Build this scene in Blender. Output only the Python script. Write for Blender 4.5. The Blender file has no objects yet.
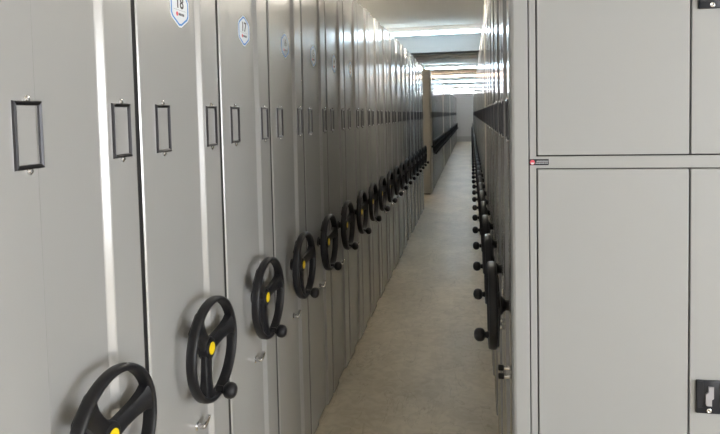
import bpy, bmesh, math, random
from mathutils import Vector, Matrix
random.seed(4)
C = bpy.context.scene.collection
PI = math.pi

# ------------------------------------------------------------------ materials
def mat(name, col, rough=.5, metal=0.0, spec=.5, bump=0.0, bscale=60, var=0.0, vscale=(3,3,3), emit=0, ecol=None, coat=0):
    m = bpy.data.materials.new(name); m.use_nodes = True
    nt = m.node_tree; b = nt.nodes['Principled BSDF']
    b.inputs['Base Color'].default_value = (*col, 1)
    b.inputs['Roughness'].default_value = rough
    b.inputs['Metallic'].default_value = metal
    b.inputs['Specular IOR Level'].default_value = spec
    if coat: b.inputs['Coat Weight'].default_value = coat
    tc = nt.nodes.new('ShaderNodeTexCoord')
    if var:
        mp = nt.nodes.new('ShaderNodeMapping'); mp.inputs['Scale'].default_value = vscale
        nz = nt.nodes.new('ShaderNodeTexNoise'); nz.inputs['Scale'].default_value = 1; nz.inputs['Detail'].default_value = 6
        nt.links.new(tc.outputs['Object'], mp.inputs[0]); nt.links.new(mp.outputs[0], nz.inputs['Vector'])
        mx = nt.nodes.new('ShaderNodeMix'); mx.data_type = 'RGBA'
        mx.inputs[6].default_value = (*[c*(1-var) for c in col], 1)
        mx.inputs[7].default_value = (*[min(1, c*(1+var)) for c in col], 1)
        nt.links.new(nz.outputs['Fac'], mx.inputs[0]); nt.links.new(mx.outputs[2], b.inputs['Base Color'])
    if bump:
        n2 = nt.nodes.new('ShaderNodeTexNoise'); n2.inputs['Scale'].default_value = bscale; n2.inputs['Detail'].default_value = 3
        nt.links.new(tc.outputs['Object'], n2.inputs['Vector'])
        bp = nt.nodes.new('ShaderNodeBump'); bp.inputs['Strength'].default_value = bump; bp.inputs['Distance'].default_value = .002
        nt.links.new(n2.outputs['Fac'], bp.inputs['Height']); nt.links.new(bp.outputs[0], b.inputs['Normal'])
    if emit:
        b.inputs['Emission Color'].default_value = (*(ecol or col), 1); b.inputs['Emission Strength'].default_value = emit
    return m

GREY = (.462, .458, .45)
M = dict(
    panel=mat('grey_powder_coat', GREY, .20, .27, .9, .04, 9, .02, (2,2,.5)),
    beige=mat('beige_powder_coat', (.47,.435,.365), .4, 0, .5, .04, 9),
    body=mat('grey_sheet_steel', (.398,.405,.405), .45, 0, .4, .04, 200, .02, (1,1,1)),
    dark=mat('gap_shade', (.009,.009,.01), .6),  # near-black colour stands in for shade in panel and door gaps
    plinth=mat('black_plinth', (.02,.02,.02), .6),
    black=mat('black_plastic', (.010,.010,.012), .42, 0, .38, .1, 400),
    gloss=mat('black_gloss_plastic', (.012,.014,.022), .3),
    chrome=mat('chrome', (.75,.75,.76), .16, 1.0),
    chromed=mat('dark_chrome', (.10,.10,.108), .28, 1.0),
    yellow=mat('yellow_badge', (.85,.62,.01), .4),
    orange=mat('orange_print', (.8,.14,.01), .5),
    stw=mat('white_sticker', (.72,.76,.80), .35),
    stb=mat('blue_print', (.03,.22,.60), .35),
    red=mat('red_print', (.75,.10,.14), .4),
    ink=mat('black_print', (.03,.03,.04), .4),
    lever=mat('silver_lever', (.42,.42,.45), .45, .3),
    ceil=mat('painted_ceiling', (.84,.79,.71), .85, 0, .2, .1, 40, .03, (.7,.7,.7)),
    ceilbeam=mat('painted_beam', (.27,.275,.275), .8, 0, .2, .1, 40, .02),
    wall=mat('painted_wall', (.80,.79,.76), .8, 0, .2, .1, 60, .02),
    skirt=mat('painted_skirting', (.62,.61,.57), .6),
    fix=mat('lamp_housing', (.75,.77,.78), .4),
    tube_off=mat('unlit_tube', (.72,.72,.70), .4),
)
def lamp(name, col, s): return mat(name, (.9,.9,.9), .5, emit=s, ecol=col)
TUBE = 24
M['cool'] = lamp('cool_tube', (.66,.86,1.0), TUBE*1.1)
M['cool_near'] = lamp('cool_near_tube', (.66,.86,1.0), TUBE*.62)
M['far_white'] = lamp('far_white_tube', (.92,.96,1.0), TUBE*1.6)
M['cross'] = lamp('added_cross_aisle_tube', (1.0,.93,.82), TUBE*1.6)  # for the unseen tube added to light the beige block end
M['fill_neutral'] = lamp('added_fill_tube', (1.0,.93,.82), TUBE*5)  # for unseen tubes added over the shelving as ceiling fill
M['warm'] = lamp('warm_tube', (1.0,.74,.52), TUBE*.9)
M['warm_dim'] = lamp('dim_warm_tube', (1.0,.92,.79), TUBE*1.3)

# concrete floor: sealed, mottled with faint scuffs
def floor_mat():
    m = bpy.data.materials.new('sealed_concrete'); m.use_nodes = True
    nt = m.node_tree; b = nt.nodes['Principled BSDF']; L = nt.links.new
    tc = nt.nodes.new('ShaderNodeTexCoord')
    def noise(scale, det, map_=(1,1,1), dist=0):
        mp = nt.nodes.new('ShaderNodeMapping'); mp.inputs['Scale'].default_value = map_
        n = nt.nodes.new('ShaderNodeTexNoise'); n.inputs['Scale'].default_value = scale
        n.inputs['Detail'].default_value = det; n.inputs['Distortion'].default_value = dist
        L(tc.outputs['Object'], mp.inputs[0]); L(mp.outputs[0], n.inputs['Vector']); return n
    n1 = noise(2.2, 7, (1,.6,1), .4); n2 = noise(14, 8, (1,1,1), 1.2); n3 = noise(3, 9, (1,.25,1), 2.5)
    r1 = nt.nodes.new('ShaderNodeValToRGB')
    r1.color_ramp.elements[0].position = .3; r1.color_ramp.elements[0].color = (.45,.385,.27,1)
    r1.color_ramp.elements[1].position = .7; r1.color_ramp.elements[1].color = (.64,.565,.43,1)
    L(n1.outputs['Fac'], r1.inputs[0])
    r2 = nt.nodes.new('ShaderNodeValToRGB')
    r2.color_ramp.elements[0].position = .38; r2.color_ramp.elements[0].color = (.86,.85,.83,1)
    r2.color_ramp.elements[1].position = .62; r2.color_ramp.elements[1].color = (1,1,1,1)
    L(n2.outputs['Fac'], r2.inputs[0])
    r3 = nt.nodes.new('ShaderNodeValToRGB')      # thin dark cracks
    r3.color_ramp.elements[0].position = .492; r3.color_ramp.elements[0].color = (1,1,1,1)
    r3.color_ramp.elements[1].position = .508; r3.color_ramp.elements[1].color = (1,1,1,1)
    e = r3.color_ramp.elements.new(.5); e.color = (.80,.79,.77,1)
    L(n3.outputs['Fac'], r3.inputs[0])
    a = nt.nodes.new('ShaderNodeMix'); a.data_type = 'RGBA'; a.blend_type = 'MULTIPLY'; a.inputs[0].default_value = 1
    L(r1.outputs[0], a.inputs[6]); L(r2.outputs[0], a.inputs[7])
    c = nt.nodes.new('ShaderNodeMix'); c.data_type = 'RGBA'; c.blend_type = 'MULTIPLY'; c.inputs[0].default_value = 1
    L(a.outputs[2], c.inputs[6]); L(r3.outputs[0], c.inputs[7]); L(c.outputs[2], b.inputs['Base Color'])
    mr = nt.nodes.new('ShaderNodeMapRange'); mr.inputs[3].default_value = .32; mr.inputs[4].default_value = .55
    L(n1.outputs['Fac'], mr.inputs[0]); L(mr.outputs[0], b.inputs['Roughness'])
    bp = nt.nodes.new('ShaderNodeBump'); bp.inputs['Strength'].default_value = .25; bp.inputs['Distance'].default_value = .003
    L(n2.outputs['Fac'], bp.inputs['Height']); L(bp.outputs[0], b.inputs['Normal'])
    return m
M['floor'] = floor_mat()

# ------------------------------------------------------------------ mesh helpers
def box(bm, x0, x1, y0, y1, z0, z1):
    r = bmesh.ops.create_cube(bm, size=1, matrix=Matrix.Translation(((x0+x1)/2,(y0+y1)/2,(z0+z1)/2)) @ Matrix.Diagonal((abs(x1-x0),abs(y1-y0),abs(z1-z0),1)))
    return r['verts']
def bevel(bm, w, seg=2):
    bmesh.ops.bevel(bm, geom=bm.edges[:], offset=w, segments=seg, affect='EDGES', profile=.5, clamp_overlap=True)
def lathe(bm, prof, n=32, origin=(0,0,0)):
    """revolve (out, radius) pairs about the +X axis; closed if first pair is repeated at the end"""
    rings = []
    for (o, r) in prof:
        if r < 1e-6: rings.append([bm.verts.new((origin[0]+o, origin[1], origin[2]))])
        else: rings.append([bm.verts.new((origin[0]+o, origin[1]+r*math.cos(2*PI*k/n), origin[2]+r*math.sin(2*PI*k/n))) for k in range(n)])
    for a, b in zip(rings, rings[1:]):
        for k in range(n):
            k2 = (k+1) % n
            vs = [a[k % len(a)], a[k2 % len(a)], b[k2 % len(b)], b[k % len(b)]]
            u = []
            for v in vs:
                if v not in u: u.append(v)
            if len(u) > 2:
                try: bm.faces.new(u)
                except ValueError: pass
    return rings
def link_ring(bm, prof, n, origin=(0,0,0)):
    N = len(prof); rings = []
    for (o, r) in prof:
        rings.append([bm.verts.new((origin[0]+o, origin[1]+r*math.cos(2*PI*k/n), origin[2]+r*math.sin(2*PI*k/n))) for k in range(n)])
    for i in range(N):
        a, b = rings[i], rings[(i+1) % N]
        for k in range(n):
            bm.faces.new((a[k], a[(k+1)%n], b[(k+1)%n], b[k]))
def mesh_of(name, bm, m, smooth=True, angle=35):
    bmesh.ops.recalc_face_normals(bm, faces=bm.faces[:])
    me = bpy.data.meshes.new(name)
    if smooth:
        for f in bm.faces: f.smooth = True
        for e in bm.edges:
            if len(e.link_faces) == 2 and e.calc_face_angle(0) > math.radians(angle): e.smooth = False
    bm.to_mesh(me); bm.free()
    me.materials.append(m); return me
def inst(name, me, parent=None, loc=(0,0,0), scale=(1,1,1), rot=(0,0,0), label=None):
    o = bpy.data.objects.new(name, me); C.objects.link(o)
    o.location = loc; o.scale = scale; o.rotation_euler = rot
    if parent: o.parent = parent
    if label: o['label'] = label
    return o
def prism(bm, poly, x0, x1):
    """extrude a (y, z) polygon from x0 to x1"""
    a = [bm.verts.new((x0, y, z)) for y, z in poly]; b = [bm.verts.new((x1, y, z)) for y, z in poly]
    bm.faces.new(a); bm.faces.new(b[::-1])
    for i in range(len(poly)):
        j = (i+1) % len(poly); bm.faces.new((a[i], b[i], b[j], a[j]))

# ------------------------------------------------------------------ dimensions
PITCH, WID = .492, .484      # pitch of the units, width of one end panel
H = 2.456
LX, RX = -.80, .115          # faces of the left and right rows
WY, WZ = .53*PITCH, .953     # handwheel axis
# All unit parts are modelled facing +X (outward), with x = 0 at the panel face and y running away from the camera.
def panel_mesh(mirror, h):
    sg = 1
    D = .012
    pts = [(-.028,.0),(-.010,.0006),(-.0035,.0025),(-.0008,.006),(0,.010),(0,.132),(-.0015,.1345),(-D+.0015,.1415),(-D,.144),
           (-D,.339),(-D+.0015,.3425),(-.0015,.3555),(0,.359),(0,.467),(-.0008,.471),(-.0035,.4740),(-.010,.475),(-.028,.475)]
    bm = bmesh.new()
    a = [bm.verts.new((x, y, .014)) for x, y in pts]; b = [bm.verts.new((x, y, h)) for x, y in pts]
    bm.faces.new(a[::-1]); bm.faces.new(b)
    for i in range(len(pts)):
        j = (i+1) % len(pts); bm.faces.new((a[i], a[j], b[j], b[i]))
    return mesh_of('end_panel', bm, M['panel'], False)
def body_mesh(h, depth):
    bm = bmesh.new(); box(bm, -depth, -.028, .012, .474, .06, h-.02); bevel(bm, .003, 1)
    return mesh_of('cabinet_body', bm, M['body'], False)
def plinth_mesh(depth):
    bm = bmesh.new(); box(bm, -depth+.02, -.024, .02, .466, 0, .06)
    return mesh_of('plinth', bm, M['plinth'])
DL, DR = 2.6, 2.9
def gap_strip_mesh():
    bm = bmesh.new(); box(bm, -.022, -.0030, .4745, .4913, .035, H-.005)  # dark strip that puts the shade of the gap into colour
    return mesh_of('gap_shade_strip', bm, M['dark'], False)
ME = {}
ME['panel'] = panel_mesh(False, H)
ME['panel_tall'] = panel_mesh(False, H+.07); ME['panel_tall'].materials[0] = M['beige']
ME['gap_strip'] = gap_strip_mesh()
ME['bodyL'] = body_mesh(H, DL); ME['bodyR'] = body_mesh(H, DR)
ME['plL'] = plinth_mesh(DL); ME['plR'] = plinth_mesh(DR)
def end_sheet(h, depth):
    bm = bmesh.new(); box(bm, -depth, -.03, -.012, .010, .02, h); bevel(bm, .003, 1)
    return mesh_of('side_sheet', bm, M['beige'])
ME['sheet'] = end_sheet(H+.07, 2.6)

# label holder: a bevelled frame round an open window
def holder_mesh():
    w, h, t = .074, .127, .0085
    bm = bmesh.new()
    rings = []
    for (inx, inz, x) in ((0,0,0),(.0012,.0012,.0045),(.004,.004,.0055),(t,t,.0035),(t+.0008,t+.0008,0)):
        y, z = w/2-inx, h/2-inz
        rings.append([bm.verts.new(p) for p in ((x,-y,-z),(x,y,-z),(x,y,z),(x,-y,z))])
    for a, b in zip(rings, rings[1:]):
        for k in range(4): bm.faces.new((a[k], a[(k+1)%4], b[(k+1)%4], b[k]))
    return mesh_of('label_holder', bm, M['chromed'], True, 20)
ME['holder'] = holder_mesh()
def screw_tab(s):
    bm = bmesh.new()
    lathe(bm, [(0,0),(0,.0075),(.0025,.0075),(.0035,.005),(.0055,.004),(.0065,0)], 14, (0,0,s*.066))
    return mesh_of('screw_tab', bm, M['chrome'])
ME['tab1'] = screw_tab(1); ME['tab0'] = screw_tab(-1)

# handwheel
R0 = .150
def rim_mesh(n):
    o = .061; pts = []
    c = [(-.014,-.004),(-.0145,.001),(-.013,.0065),(-.009,.0105),(-.004,.0115),(.008,.0115),(.014,.0095),(.0165,.005),(.0165,.000),(.0135,-.0035),(0,-.005)]
    bm = bmesh.new(); link_ring(bm, [(o+a, R0-.0115+b) for a, b in c], n)
    return mesh_of('rim', bm, M['black'], True, 60)
ME['rim'] = rim_mesh(56); ME['rim_far'] = rim_mesh(24)
def hub_mesh():
    bm = bmesh.new()
    lathe(bm, [(0,0),(0,.026),(.004,.026),(.006,.019),(.016,.018),(.024,.024),(.030,.033),(.050,.033),(.056,.030),(.058,.024),(.058,0)], 28)
    return mesh_of('hub', bm, M['black'])
ME['hub'] = hub_mesh()
def spoke_mesh(ang):
    bm = bmesh.new()
    st = [(.020,.023,.034,.053),(.055,.020,.036,.056),(.09,.020,.039,.062),(.118,.024,.041,.068),(.138,.035,.043,.074)]
    ca, sa = math.cos(ang), math.sin(ang); rings = []
    for r, hw, x0, x1 in st:
        rg = []
        for x, w in ((x0,-hw*.8),(x0+.003,-hw),(x1-.003,-hw),(x1,-hw*.8),(x1,hw*.8),(x1-.003,hw),(x0+.003,hw),(x0,hw*.8)):
            rg.append(bm.verts.new((x, r*ca - w*sa, r*sa + w*ca)))
        rings.append(rg)
    for a, b in zip(rings, rings[1:]):
        for k in range(8): bm.faces.new((a[k], a[(k+1)%8], b[(k+1)%8], b[k]))
    bm.faces.new(rings[0]); bm.faces.new(rings[-1][::-1])
    return mesh_of('spoke', bm, M['black'], True, 50)
ANG = [math.radians(a) for a in (12, 132, 252)]
ME['spokes'] = [spoke_mesh(a) for a in ANG]
def knob_mesh(n, deg, sh):
    KA = math.radians(deg); bm = bmesh.new(); y, z = (R0-.013)*math.cos(KA), (R0-.013)*math.sin(KA)
    lathe(bm, [(.066,0),(.066,.013),(.080,.0125),(.084,.0105),(.087,.0105),(.089,.016),(.094,.0215),(.102,.0240),(.111,.0240),(.119,.0205),(.125,.012),(.127,0)], n, (-sh,y,z))
    return mesh_of('knob', bm, M['black'], True, 60)
ME['knobL'] = knob_mesh(24, -80, .006); ME['knobR'] = knob_mesh(24, -68, 0)
def badge_mesh():
    bm = bmesh.new(); lathe(bm, [(.0575,0),(.0575,.0185),(.0595,.018),(.0598,0)], 24)
    me = mesh_of('badge', bm, M['yellow']); return me
ME['badge'] = badge_mesh()
def badge_print():
    bm = bmesh.new()
    for y, z, w, h in ((-.006,.004,.003,.006),(.006,.004,.003,.006),(0,-.004,.010,.003),(-.005,-.006,.003,.003),(.005,-.006,.003,.003)):
        box(bm, .0595, .0602, y-w/2, y+w/2, z-h/2, z+h/2)
    return mesh_of('badge_print', bm, M['orange'], False)
ME['badge_print'] = badge_print()

# lock: rosette, barrel and thumb turn
LY, LZ = .265, .712
def lock_mesh():
    bm = bmesh.new(); lathe(bm, [(0,0),(0,.0135),(.002,.0135),(.004,.011),(.005,.0085),(.018,.0080),(.025,.006),(.025,0)], 20)
    return mesh_of('rosette', bm, M['chrome'])
def turn_mesh():
    bm = bmesh.new(); prism(bm, [(-.004,-.004),(.005,-.006),(.032,.006),(.038,.014),(.034,.020),(.020,.015),(-.002,.006)], .0165, .0265); bevel(bm, .0008, 1)
    return mesh_of('thumb_turn', bm, M['chrome'])
def cap_mesh():
    bm = bmesh.new(); lathe(bm, [(.024,0),(.024,.008),(.026,.0105),(.042,.0105),(.044,.008),(.044,0)], 16)
    return mesh_of('black_cap', bm, M['black'])
ME['lock'] = lock_mesh(); ME['turn'] = turn_mesh(); ME['cap'] = cap_mesh()

# number stickers: six-sided, point up
def hexa(bm, r, x0, x1, sx=1.12, rounded=.0):
    pts = []
    for k in range(6):
        a = PI/2 + k*PI/3; 
        for d in (-.12, .12):
            pts.append((r*sx*math.cos(a+d)*.97, r*math.sin(a+d)*.97 if abs(math.sin(a))<.9 else r*math.sin(a+d)))
    prism(bm, pts, x0, x1)
def stick(name, r, x0, x1, m):
    bm = bmesh.new(); hexa(bm, r, x0, x1); return mesh_of(name, bm, m, False)
ME['st_base'] = stick('sticker', .056, 0, .0008, M['stw'])
ME['st_blue'] = stick('blue_border', .0515, .0008, .0010, M['stb'])
ME['st_in'] = stick('white_field', .0455, .0010, .0012, M['stw'])
def st_marks():
    bm = bmesh.new()
    for k in range(4):
        box(bm, .0012, .0015, -.008+k*.0085, -.0015+k*.0085, -.0225, -.0155)
    box(bm, .0012, .0015, -.036, .036, -.0075, -.0070)
    return mesh_of('sticker_lettering', bm, M['ink'], False)
def st_dot():
    bm = bmesh.new(); lathe(bm, [(.0012,0),(.0012,.0062),(.0015,.0062),(.0015,0)], 16, (0,-.017,-.019))
    return mesh_of('red_emblem', bm, M['red'], False)
ME['st_marks'] = st_marks(); ME['st_dot'] = st_dot()
def text_mesh(s, size, m, ext=.0002):
    cu = bpy.data.curves.new('txt', 'FONT'); cu.body = s; cu.size = size; cu.extrude = ext
    cu.align_x = 'CENTER'; cu.align_y = 'CENTER'; cu.offset = size*.02
    o = bpy.data.objects.new('txt', cu); C.objects.link(o)
    dg = bpy.context.evaluated_depsgraph_get(); dg.update()
    me = bpy.data.meshes.new_from_object(o.evaluated_get(dg))
    bpy.data.objects.remove(o); me.materials.clear(); me.materials.append(m)
    return me
def to_wall(me):      # text in XY -> local (y right, z up) facing +X
    me.transform(Matrix(((0,0,1,0),(1,0,0,0),(0,1,0,0),(0,0,0,1)))); return me
NUM = {s: to_wall(text_mesh(s, .047, M['ink'])) for s in ('19','18','17','16','15','14','13')}

# ------------------------------------------------------------------ one shelving unit
ORD = ['first','second','third','fourth','fifth','sixth','seventh','eighth','ninth','tenth','eleventh','twelfth','thirteenth','fourteenth','fifteenth','sixteenth','seventeenth','eighteenth','nineteenth','twentieth']
def unit(side, y0, label, group, lod=0, sticker=None, tall=False, front=False, xoff=0.0):
    """lod 0: all parts, 1: no tiny fittings, 2: far away"""
    r = bpy.data.objects.new('mobile_shelving_unit', None); C.objects.link(r)
    r.empty_display_size = .2
    r.location = ((LX if side == 'L' else RX) + xoff, y0, 0)
    r['label'] = label; r['category'] = 'shelving unit'; r['group'] = group
    sx = 1 if side == 'L' else -1
    S = (sx, 1, 1)
    pn = inst('end_panel', ME['panel_tall' if tall else 'panel'], r, scale=S)
    inst('cabinet_body', ME['body'+side], r, scale=S)
    inst('plinth', ME['pl'+side], r, scale=S)
    inst('gap_shade_strip', ME['gap_strip'], r, scale=S, label='near-black strip standing in for shade in the gap')
    if tall: inst('side_sheet', ME['sheet'], r, scale=S, label='beige sheet closing the end of the block')
    for fy, px in ((.222, 0), (.832, 0)):
        h = inst('label_holder', ME['holder'], r, (sx*px, fy*PITCH, 1.601), S)
        if lod == 0:
            inst('screw_tab', ME['tab1'], h); inst('screw_tab', ME['tab0'], h)
    w = inst('handwheel', ME['rim' if lod == 0 else 'rim_far'], r, (-sx*.012, WY, WZ), S)
    inst('hub', ME['hub'], w)
    for m in ME['spokes']: inst('spoke', m, w)
    inst('knob', ME['knob'+side], w)
    if lod < 2:
        inst('badge', ME['badge'], w, label='yellow round badge on the hub')
        for dz in ((0,) if side == 'L' else (.016, -.014)):
            l = inst('lock', ME['lock'], r, (-sx*.012, LY, LZ+dz), S)
            if side == 'L' or dz < 0: inst('thumb_turn', ME['turn'], l)
            if side == 'R': inst('black_cap', ME['cap'], l)
    if sticker:
        s = inst('number_sticker', ME['st_base'], r, (-sx*.012, .250, 1.941), S, label='six-sided white sticker with a blue border and the number ' + sticker)
        inst('blue_border', ME['st_blue'], s); inst('white_field', ME['st_in'], s)
        inst('number', NUM[sticker], s, (.0013,0,.013)); inst('lettering', ME['st_marks'], s); inst('red_emblem', ME['st_dot'], s)
    return r

Y0 = .862
left_labels = {
 0: 'grey steel shelving unit at the very left edge, nearest the camera',
 1: 'wide grey shelving unit whose black handwheel is cut off by the photo bottom',
 2: 'grey shelving unit with the large 18 sticker and the biggest complete black handwheel',
 3: 'grey shelving unit with the small blue-edged 17 sticker, third handwheel from the left',
 4: 'grey shelving unit with a pale oval 16 sticker, just beyond the one numbered 17',
 5: 'grey shelving unit with a narrow grey-blue 15 sticker, beyond the one numbered 16',
}
NL = 19
for i in range(0, NL+1):
    y = Y0 + (i-1)*PITCH
    lab = left_labels.get(i) or 'grey shelving unit, %s along the near left row from the camera' % ORD[i-1]
    if i == NL: lab = 'last grey shelving unit of the near left row, before the gap'
    unit('L', y, lab, 'mobile shelving units in the near left row', 0 if i < 9 else 1,
         {1:'19',2:'18',3:'17',4:'16',5:'15',6:'14',7:'13'}.get(i), xoff=random.uniform(-.002,.002) if i > 4 else 0)
for (ys, n, nm, lb) in ((12.1, 11, 'second', 'just past the open gap'), (17.65, 11, 'third', 'in the middle distance'), (23.5, 21, 'farthest', 'close to the end wall')):
    for i in range(n):
        lab = ('beige-ended shelving unit starting the %s block of the left row' % nm) if i == 0 else \
              'distant grey shelving unit in the %s block of the left row' % nm
        unit('L', ys + i*PITCH, lab, ('%s block start of the left row' % nm) if i == 0 else 'distant units in the %s block of the left row' % nm, 1 if ys < 17 else 2, tall=(i == 0), xoff=random.uniform(-.002,.002))
YR = 1.854
NR = 66
for i in range(NR):
    y = YR + i*PITCH
    tall = i in (6, 20)
    if i == 0: lab = 'large grey cabinet with double doors and black handles facing the camera'
    elif i < 6: lab = 'grey shelving unit seen edge-on, %s along the right row from the camera' % ORD[i]
    elif i == 6: lab = 'shelving unit with a taller beige edge in the right row'
    elif i == 20: lab = 'distant shelving unit with a thin beige edge in the right row'
    elif i < 12: lab = 'grey shelving unit seen edge-on, %s along the right row from the camera' % ORD[i]
    elif i < 30: lab = 'far grey shelving unit, a thin sliver in the middle of the right row'
    else: lab = 'farthest grey shelving unit slivers at the end of the right row'
    r = unit('R', y, lab, 'near units of the right row' if i < 12 else ('middle units of the right row' if i < 30 else 'farthest units of the right row'),
         0 if i < 5 else (1 if i < 16 else 2), tall=tall, xoff=random.uniform(-.002,.002) if i > 2 else 0)
    if i == 0: FRONT = r

# ---- front of the nearest right cabinet (faces -Y): frame, doors, handles, maker's label
def front_parts(r):
    # local x = world x - RX
    bm = bmesh.new(); box(bm, .028, .0525, -.018, .02, .035, H); bevel(bm, .004, 3)
    # rounded return of the end panel
    bm.free(); bm = bmesh.new()
    pts = [(.0,.004),(.0012,-.004),(.005,-.0105),(.012,-.0135),(.050,-.0135),(.0515,-.012),(.0515,.03),(.0,.03)]
    a = [bm.verts.new((x, y, .035)) for x, y in pts]; b = [bm.verts.new((x, y, H)) for x, y in pts]
    bm.faces.new(a[::-1]); bm.faces.new(b)
    for i in range(len(pts)):
        j = (i+1) % len(pts); bm.faces.new((a[i], a[j], b[j], b[i]))
    inst('panel_return', mesh_of('panel_return', bm, M['body'], True, 20), r)
    # near-black backing, standing in for shade in the door gaps
    bm = bmesh.new(); box(bm, .0515, 2.0, .002, .012, .06, H-.01)
    inst('door_recess', mesh_of('door_recess', bm, M['dark'], False), r)
    # face frame: stile, rails
    bm = bmesh.new(); y1, y2 = -.0135, .006
    for b_ in ((.0550,.0735,.06,H-.01),(.0735,2.0,1.4560,1.4905),(.0735,2.0,.06,.10),(.0735,2.0,2.415,H-.01)):
        box(bm, b_[0], b_[1], y1, y2, b_[2], b_[3])
    inst('face_frame', mesh_of('face_frame', bm, M['body'], False), r)
    xs = [(.0775,.4922,0),(.4974,.916,1),(.953,1.372,0),(1.377,1.795,1)]
    for z0, z1 in ((.103, 1.4525), (1.4945, 2.412)):
        for xa, xb, k in xs:
            bm = bmesh.new(); box(bm, xa, xb, -.0145, .004, z0, z1); bevel(bm, .0018, 2)
            d = inst('door', mesh_of('door', bm, M['body'], False), r)
            if not k: continue
            hz = (z0+z1)/2 + (.017 if z0 < 1 else -.005)
            hx = xa + .057
            def part(nm, m, f, par, **k2):
                b2 = bmesh.new(); f(b2); return inst(nm, mesh_of(nm, b2, m), par, **k2)
            # handle assembly
            def plate(b2):
                box(b2, hx-.042, hx+.042, -.0215, -.0140, hz-.049, hz+.049); bevel(b2, .003, 2)
            h = part('handle_plate', M['gloss'], plate, d)
            for x0_, x1_ in ((hx-.040, hx-.024),(hx+.020, hx+.040)):
                b2 = bmesh.new(); box(b2, x0_, x1_, -.0245, -.0205, hz-.030, hz+.046); bevel(b2, .001, 1)
                inst('handle_ridge', mesh_of('handle_ridge', b2, M['gloss'], False), d)
            b2 = bmesh.new()
            c = hx-.008; zc = hz+.004
            poly = [(c-.003,zc+.028),(c+.011,zc+.028),(c+.011,zc-.006),(c+.006,zc-.010),(c+.006,zc-.028),(c-.007,zc-.028),(c-.010,zc-.023),(c-.010,zc+.006),(c-.003,zc+.012)]
            a = [b2.verts.new((x, -.0265, z)) for x, z in poly]; e = [b2.verts.new((x, -.0205, z)) for x, z in poly]
            b2.faces.new(a); b2.faces.new(e[::-1])
            for i in range(len(poly)):
                j = (i+1) % len(poly); b2.faces.new((a[i], e[i], e[j], a[j]))
            inst('latch_lever', mesh_of('latch_lever', b2, M['lever'], False), d, label='silver stepped lever in the black handle')
            b2 = bmesh.new(); lathe(b2, [(.0205,.0),(.0205,.0070),(.0235,.0066),(.0242,.005),(.0232,.003),(.0232,0)], 20)
            me = mesh_of('lock_cylinder', b2, M['chrome'])
            me.transform(Matrix(((0,1,0,0),(-1,0,0,0),(0,0,1,0),(0,0,0,1))))
            inst('lock_cylinder', me, d, (c, 0, hz-.039))
            b2 = bmesh.new(); box(b2, c-.0035, c+.0035, -.0240, -.0230, hz-.0398, hz-.0382)
            inst('keyhole', mesh_of('keyhole', b2, M['ink'], False), d)
    # maker's label
    bm = bmesh.new(); box(bm, .0600, .1150, -.0148, -.0134, 1.4655, 1.4835); bevel(bm, .0005, 1)
    lb = inst('maker_label', mesh_of('maker_label', bm, M['gloss']), r, (-.006,0,-.0005), label='small black label strip with a red and white roundel')
    def disc(nm, m, rad, cx, cz, y, half=False):
        b2 = bmesh.new()
        n = 24; pts = [(cx+rad*math.cos((PI if half else 2*PI)*k/n + (PI if half else 0)), cz+rad*math.sin((PI if half else 2*PI)*k/n + (PI if half else 0))) for k in range(n + (1 if half else 0))]
        a = [b2.verts.new((x, y, z)) for x, z in pts]; e = [b2.verts.new((x, y+.0006, z)) for x, z in pts]
        b2.faces.new(a); b2.faces.new(e[::-1])
        for i in range(len(pts)):
            j = (i+1) % len(pts); b2.faces.new((a[i], e[i], e[j], a[j]))
        return inst(nm, mesh_of(nm, b2, m, False), lb)
    disc('red_roundel', M['red'], .0072, .0685, 1.4745, -.0153)
    disc('white_crescent', M['stw'], .0052, .0685, 1.4735, -.0156, True)
    bm = bmesh.new()
    x = .078
    random.seed(9)
    box(bm, .080, .1135, -.0153, -.0146, 1.4768, 1.4782)
    while x < .1125:
        w = random.uniform(.0018,.0034); box(bm, x, x+w, -.0153, -.0146, 1.4708, 1.4730); x += w+.0010
    inst('label_lettering', mesh_of('label_lettering', bm, M['stw'], False), lb)
front_parts(FRONT)

# ------------------------------------------------------------------ the room
X0, X1, YB, YF, ZC = -3.9, 5.2, -3.6, 34.8, 1.624+1.17
def slab(name, x0, x1, y0, y1, z0, z1, m):
    bm = bmesh.new(); box(bm, x0, x1, y0, y1, z0, z1)
    o = inst(name, mesh_of(name, bm, M[m], False)); o['kind'] = 'structure'; return o
slab('floor', X0, X1, YB, YF, -.1, 0, 'floor')
slab('ceiling', X0, X1, YB, YF, ZC, ZC+.1, 'ceil')
slab('wall_far', X0, X1, YF, YF+.15, 0, ZC, 'wall')
slab('wall_left', X0-.15, X0, YB, YF, 0, ZC, 'wall')
slab('baseboard_far', LX-.2, RX+.2, YF-.02, YF, 0, .30, 'skirt')
for n, y in enumerate((11.3,)):
    pass
# downstand beam just behind the first lit tube
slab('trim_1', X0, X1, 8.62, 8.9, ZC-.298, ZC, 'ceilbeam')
slab('trim_2', X0, X1, 12.90, 12.92, ZC-.006, ZC, 'skirt')
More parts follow.
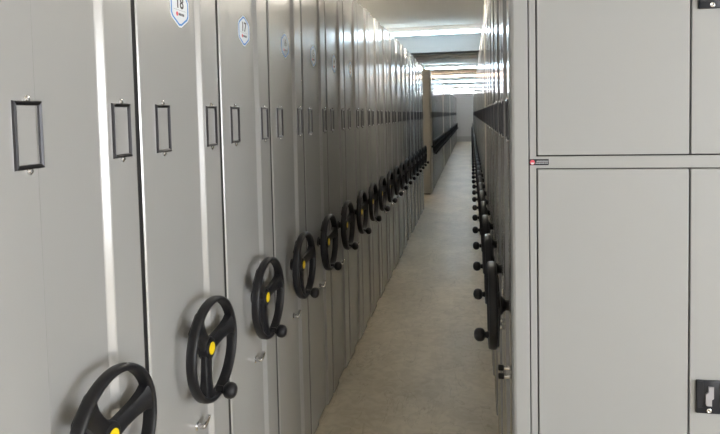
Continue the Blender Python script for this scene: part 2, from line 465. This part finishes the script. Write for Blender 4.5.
# back wall with a wide window opening, added unseen behind the camera to admit daylight
wx0, wx1, wz0, wz1 = 3.6, 5.0, .45, 2.3
def wall_with_window(wname, nname, a0, a1, w0, w1, fixed, t, along_x):
    def bx_(bm, u0, u1, v0, v1, z0, z1):
        if along_x: box(bm, u0, u1, v0, v1, z0, z1)
        else: box(bm, v0, v1, u0, u1, z0, z1)
    bm = bmesh.new()
    bx_(bm, a0, w0, fixed, fixed+t, 0, ZC); bx_(bm, w1, a1, fixed, fixed+t, 0, ZC)
    bx_(bm, w0, w1, fixed, fixed+t, 0, wz0); bx_(bm, w0, w1, fixed, fixed+t, wz1, ZC)
    o = inst(wname, mesh_of(wname, bm, M['wall'], False)); o['kind'] = 'structure'
    bm = bmesh.new(); f0, f1 = fixed+t*.3, fixed+t*.7
    for k in range(4):
        x = w0 + (w1-w0)*k/3; bx_(bm, max(w0, x-.03), min(w1, x+.03), f0, f1, wz0, wz1)
    bx_(bm, w0, w1, f0, f1, wz0, wz0+.05); bx_(bm, w0, w1, f0, f1, wz1-.05, wz1)
    o = inst(nname, mesh_of(nname, bm, M['fix'], False)); o['kind'] = 'structure'
WY0, WY1 = -3.4, .9
wall_with_window('wall_back', 'added_window_1', X0, X1, wx0, wx1, YB, -.15, True)
wall_with_window('wall_right', 'added_window_2', YB, YF, WY0, WY1, X1, .15, False)  # unseen side window, added to balance the daylight

# ------------------------------------------------------------------ ceiling lamps
def lamp_fixture(y, kind, label, L=1.2, xc=-.47, group='tube lamps above the aisle'):
    r = bpy.data.objects.new('tube_lamp', None); C.objects.link(r); r.location = (xc, y, ZC)
    r['label'] = label; r['category'] = 'ceiling lamp'; r['group'] = group
    bm = bmesh.new(); box(bm, -L/2-.02, L/2+.02, -.05, .05, -.058, 0); bevel(bm, .003, 1)
    inst('housing', mesh_of('housing', bm, M['fix']), r)
    bm = bmesh.new(); lathe(bm, [(-L/2,0),(-L/2,.019),(L/2,.019),(L/2,0)], 14, (0,0,-.085))
    inst('tube', mesh_of('tube', bm, M[kind]), r)
    for s in (-1, 1):
        bm = bmesh.new(); box(bm, s*L/2-.012, s*L/2+.012, -.018, .018, -.106, -.057); bevel(bm, .003, 1)
        inst('end_cap', mesh_of('end_cap', bm, M['fix']), r)
lamp_fixture(5.0, 'warm_dim', 'warm white tube lamp on the ceiling, out of frame above the near aisle')
lamp_fixture(8.2, 'cool_near', 'long cool white ceiling tube nearest the camera, above the near aisle')
lamp_fixture(11.4, 'tube_off', 'unlit ceiling tube between the two nearest lit tubes')
for x_, y_, k_, l_ in ((-2.4, 5.4, 'fill_neutral', 'added warm fill tube over the near left shelving, hidden behind its top'), (-2.4, 8.4, 'fill_neutral', 'added white fill tube over the near left shelving, hidden behind its top'),  # unseen tubes added to brighten the near ceiling
                       (-2.4, 11.3, 'cross', 'added unseen white fill tube over the cross aisle beside the beige end'), (1.9, 12.0, 'fill_neutral', 'added unseen white fill tube over the right shelving, opposite the cross aisle'),  # unseen tubes added to brighten the beige end and farther ceiling
                       (1.9, 5.4, 'fill_neutral', 'added warm fill tube over the right shelving, hidden behind its top'), (1.9, 8.4, 'fill_neutral', 'added white fill tube over the right shelving, hidden behind its top')):
    lamp_fixture(y_, k_, l_, xc=x_, group='added fill tubes over the shelving')
pl = {14.6:'second lit cool white tube from the camera over the aisle', 17.8:'warm-tinted ceiling tube, third lit one from the camera', 20.8:'fourth lit ceiling tube from the camera over the aisle',
      24.2:'fifth lit ceiling tube from the camera over the aisle', 28.2:'sixth lit ceiling tube from the camera over the aisle', 32.4:'last ceiling tube, just in front of the far wall'}
for y, l in pl.items(): lamp_fixture(y, 'warm' if y == 17.8 else ('far_white' if y > 28 else 'cool'), l)

# ------------------------------------------------------------------ daylight
w = bpy.data.worlds.new('World'); bpy.context.scene.world = w; w.use_nodes = True
bg = w.node_tree.nodes['Background']; bg.inputs[0].default_value = (.93,.96,1.0,1); bg.inputs[1].default_value = 6.2
for nm, cx, cy, w_, rz in (('back', (wx0+wx1)/2, YB-.14, wx1-wx0, PI), ('right', X1+.14, (WY0+WY1)/2, WY1-WY0, -PI/2)):
    la = bpy.data.lights.new('portal_'+nm, 'AREA'); la.shape = 'RECTANGLE'; la.size = w_; la.size_y = wz1-wz0
    la.cycles.is_portal = True
    lo = bpy.data.objects.new('portal_'+nm, la); C.objects.link(lo)
    lo.location = (cx, cy, (wz0+wz1)/2)
    d = Vector((0, 1, 0)) if nm == 'back' else Vector((-1, 0, 0))
    lo.rotation_euler = d.to_track_quat('-Z', 'Z').to_euler()
# ------------------------------------------------------------------ camera (solved from the vanishing points)
F, PX, PY = 600.0, 360.0, 146.0
d1 = Vector((471-PX, PY-113, -F)).normalized()           # world +Y in camera axes
up = Vector((-260, 12054, 600)).normalized()
up = (up - d1*up.dot(d1)).normalized()                   # world +Z in camera axes
xr = d1.cross(up).normalized()                           # world +X in camera axes
R = Matrix((xr, d1, up))                                 # camera -> world
cam = bpy.data.cameras.new('camera'); co = bpy.data.objects.new('camera', cam); C.objects.link(co)
co.matrix_world = Matrix.Translation((0,0,1.624)) @ R.to_4x4()
cam.sensor_fit = 'HORIZONTAL'; cam.sensor_width = 36; cam.lens = F/720*36
cam.shift_y = -(217-PY)/720; cam.clip_start = .02; cam.clip_end = 200
bpy.context.scene.camera = co
vs = bpy.context.scene.view_settings
vs.view_transform = 'Standard'; vs.look = 'None'; vs.exposure = 1.1; vs.gamma = 1; vs.use_curve_mapping = False
bpy.context.scene.cycles.max_bounces = 10
